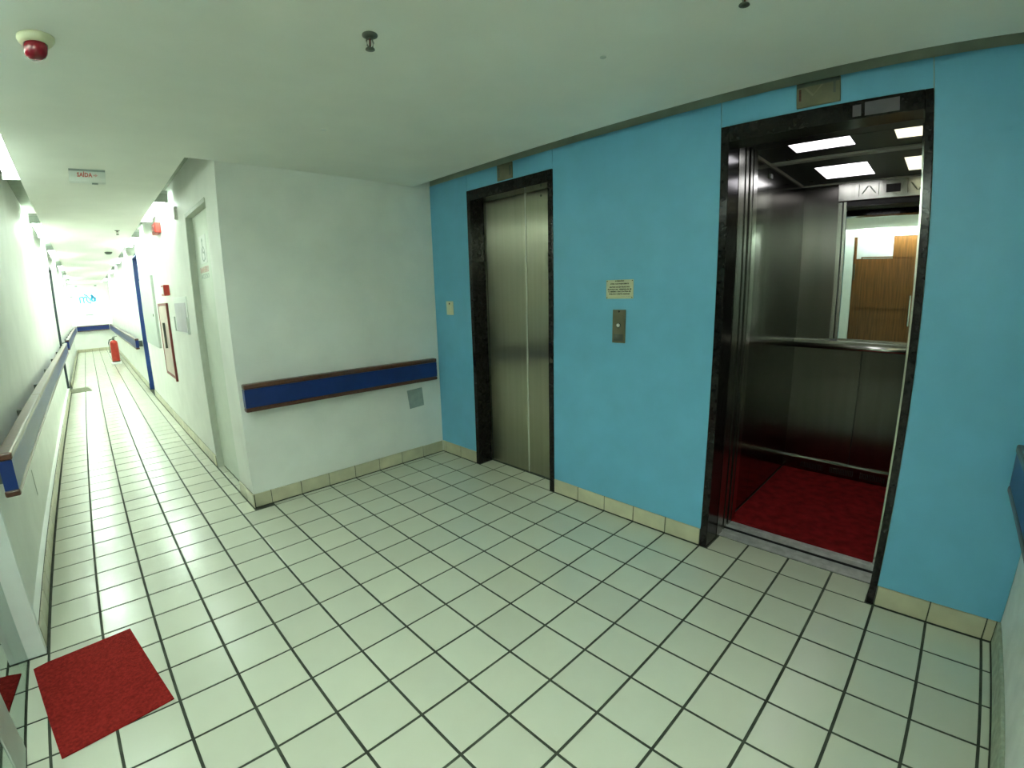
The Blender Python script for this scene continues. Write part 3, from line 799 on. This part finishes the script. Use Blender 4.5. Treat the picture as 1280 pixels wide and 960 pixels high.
mk('arrow_mark', bm, pink_ink, t)
mk('test_button', B(-2.262, -2.228, 4.200, 4.216, H - 0.088, H - 0.080), grey_plastic, t)

# ------------------------------------------------------------------ things on the corridor walls
o = mk('cover_plate', prism(bmesh.new(), [(-0.335, 0.622), (-0.188, 0.630), (-0.176, 0.470), (-0.318, 0.461)], 'Y', YB - 0.006, YB - 0.0003), grey_plastic)
tag(o, 'small grey cover plate under the right end of the handrail on the end wall', 'cover plate')
XC = XW
t = thing('electrical_panel', (XC, 8.2, 0.88), 'flat grey electrical panel box on the right wall before the blue door', 'panel box')
mk('box', B(XC - 0.03, XC - 0.0003, 7.46, 8.98, 0.88, 1.80, 0.004), panel_grey, t)
mk('lock', L([(0.018, 0), (0.018, 0.006)], (XC - 0.03, 7.62, 1.3), '-X', 12), dark_steel, t)
t = thing('document_holder', (XC, 5.57, 1.14), 'pale plastic document holder on the right wall beside the toilet door', 'holder')
mk('back_plate', B(XC - 0.006, XC - 0.0003, 5.19, 5.95, 1.145, 1.485, 0.001), white_plastic, t)
mk('paper_sheet', B(XC - 0.0085, XC - 0.0062, 5.26, 5.88, 1.16, 1.43), paper_m, t)
bm = bmesh.new(); bx(bm, XC - 0.02, XC - 0.009, 5.20, 5.94, 1.147, 1.158); bx(bm, XC - 0.02, XC - 0.009, 5.20, 5.212, 1.158, 1.30); bx(bm, XC - 0.02, XC - 0.009, 5.928, 5.94, 1.158, 1.30)
mk('tray_lip', bm, white_plastic, t)
t = thing('fire_call_point', (XC, 6.28, 1.505), 'small red fire call point above the hose cabinet', 'alarm')
mk('box', B(XC - 0.055, XC - 0.0003, 6.14, 6.36, 1.515, 1.625, 0.006), red_paint, t)
mk('cover_glass', B(XC - 0.058, XC - 0.0555, 6.17, 6.33, 1.535, 1.605), white_plastic, t)
t = thing('fire_siren', (XC, 6.4, 2.17), 'small dark red siren box high on the right wall under the lamp glare', 'alarm')
mk('box', B(XC - 0.06, XC - 0.0003, 6.26, 6.52, 2.168, 2.275, 0.006), red_paint, t)
mk('grille', B(XC - 0.064, XC - 0.0605, 6.30, 6.48, 2.19, 2.255), red_lens, t)
t = thing('fire_hose_cabinet', (XC, 6.75, 0.56), 'tall narrow fire hose cabinet with red frame and pale door on the right wall', 'cabinet')
bm = bmesh.new(); bx(bm, XC - 0.022, XC - 0.0003, 6.40, 6.44, 0.575, 1.44); bx(bm, XC - 0.022, XC - 0.0003, 7.10, 7.13, 0.60, 1.44); bx(bm, XC - 0.022, XC - 0.0003, 6.44, 7.10, 1.41, 1.44); bx(bm, XC - 0.022, XC - 0.0003, 6.44, 7.10, 0.60, 0.63)
mk('frame', bm, dull_red, t)
mk('cabinet_door', B(XC - 0.018, XC - 0.006, 6.442, 7.098, 0.632, 1.408), pink_glass, t)
mk('door_handle', B(XC - 0.040, XC - 0.0185, 6.72, 6.75, 0.93, 1.22), dark_steel, t)
t = thing('wall_sensor', (XC, 5.17, 2.13), 'tiny white tubular fitting high on the right wall by the toilet door', 'fitting')  # polished tube stands in for a bright streak on the wall
mk('body', tube(bmesh.new(), [(XC - 0.016, 5.17, 2.14), (XC - 0.016, 5.17, 2.24)], 0.015, 12), bright_steel, t)
mk('cap', L([(0.016, 0), (0.012, 0.012)], (XC - 0.016, 5.17, 2.2402), 'Z', 12), white_plastic, t)
t = thing('fire_extinguisher', (-1.875, 15.40, 0.0), 'red fire extinguisher on a white stand by the right wall far down the corridor', 'extinguisher')
ex, ey = -1.875, 15.40
mk('stand', B(ex - 0.11, ex + 0.11, ey - 0.11, ey + 0.11, 0.0005, 0.05, 0.006), white_plastic, t)
mk('cylinder', L([(0.085, 0.051), (0.092, 0.07), (0.092, 0.52), (0.085, 0.57), (0.05, 0.60), (0.028, 0.615)], (ex, ey, 0), 'Z', 24), red_paint, t)
mk('base_ring', L([(0.094, 0.052), (0.094, 0.085)], (ex, ey, 0), 'Z', 24), rail_wood, t)
mk('valve', L([(0.022, 0.616), (0.022, 0.66), (0.012, 0.67)], (ex, ey, 0), 'Z', 12), dark_steel, t)
mk('lever', prism(bmesh.new(), [(ex - 0.02, 0.672), (ex + 0.09, 0.70), (ex + 0.09, 0.712), (ex - 0.02, 0.692)], 'Y', ey - 0.012, ey + 0.012), dark_steel, t)
mk('hose', tube(bmesh.new(), [(ex - 0.02, ey - 0.02, 0.645), (ex - 0.09, ey - 0.03, 0.63), (ex - 0.115, ey - 0.03, 0.55), (ex - 0.112, ey - 0.03, 0.30)], 0.012, 8), ink, t)
o = mk('wall_scuff', prism(bmesh.new(), [(4.26, 0.44), (4.285, 0.44), (4.30, 0.27), (4.27, 0.265)], 'X', XL + 0.0003, XL + 0.0012), scuff_m); tag(o, 'grey scuff streak on left wall under the handrail', 'stain')

# far end wall: logo and small fittings
lg = thing('wall_logo', (-2.29, YEND, 1.6), 'cyan cursive logo on the bright far end wall', 'logo')
yw = YEND - 0.006
def stroke(bm, pts, wd):
    for (xa, za), (xb, zb) in zip(pts, pts[1:]):
        d = Vector((xb - xa, zb - za)); 
        if d.length < 1e-6: continue
        d.normalize(); n = Vector((-d.y, d.x)) * wd / 2; e = d * wd * 0.3
        prism(bm, [(xa - e.x + n.x, za - e.y + n.y), (xb + e.x + n.x, zb + e.y + n.y), (xb + e.x - n.x, zb + e.y - n.y), (xa - e.x - n.x, za - e.y - n.y)], 'Y', yw, YEND - 0.0004)
bm = bmesh.new()
stroke(bm, [(-2.50, 1.66), (-2.50, 1.84), (-2.42, 1.86), (-2.395, 1.82), (-2.39, 1.66)], 0.035)
stroke(bm, [(-2.39, 1.82), (-2.33, 1.86), (-2.29, 1.82)], 0.035)
mk('letter_m', bm, cyan_ink, lg)
bm = bmesh.new()
stroke(bm, [(-2.36, 1.93), (-2.29, 1.90), (-2.24, 1.82), (-2.20, 1.76), (-2.13, 1.735)], 0.03)
stroke(bm, [(-2.30, 1.84), (-2.30, 1.74), (-2.26, 1.67), (-2.19, 1.635)], 0.035)
stroke(bm, [(-2.22, 1.72), (-2.10, 1.70), (-2.05, 1.71)], 0.03)
mk('swirl', bm, cyan_ink, lg)
bm = bmesh.new()
stroke(bm, [(-2.16, 1.78), (-2.12, 1.86), (-2.15, 1.90)], 0.06); stroke(bm, [(-2.12, 1.84), (-2.05, 1.80), (-2.06, 1.72)], 0.05)
mk('droplet', bm, cyan_ink, lg)
o = mk('wall_label', B(-2.385, -2.17, YEND - 0.008, YEND - 0.0003, 1.225, 1.262), grey_plastic); tag(o, 'thin grey label on the far end wall below the cyan logo', 'label')
o = mk('wall_fitting', B(-2.78, -2.70, YEND - 0.02, YEND - 0.0003, 1.85, 1.90), grey_plastic); tag(o, 'small grey fitting left of the cyan logo on the far wall', 'fitting')
o = mk('wall_fitting', B(-2.60, -2.53, YEND - 0.02, YEND - 0.0003, 2.20, 2.24), grey_plastic); tag(o, 'small grey fitting above left of the cyan logo, near the far ceiling', 'fitting')
o = mk('wall_fitting', B(-2.03, -1.96, YEND - 0.02, YEND - 0.0003, 2.20, 2.24), grey_plastic); tag(o, 'small grey fitting above right of the cyan logo, near the far ceiling', 'fitting')

# ------------------------------------------------------------------ mats on the floor
def flat(name, pts, z0, z1, material):
    return mk(name, prism(bmesh.new(), pts, 'Z', z0, z1), material)
pts = [(-2.852, 2.705), (-2.80, 2.722), (-2.469, 2.757), (-2.381, 2.170), (-2.759, 2.110)]
o = flat('floor_mat', pts, 0.0006, 0.006, red_carpet); tag(o, 'square red carpet mat on the tiles at the lower left', 'mat')
o = flat('doormat', [(-2.808, 10.88), (-2.476, 10.887), (-2.544, 11.456), (-2.808, 11.40)], 0.0006, 0.008, doormat_m); tag(o, 'grey-green doormat in front of the dark door on the left', 'mat')
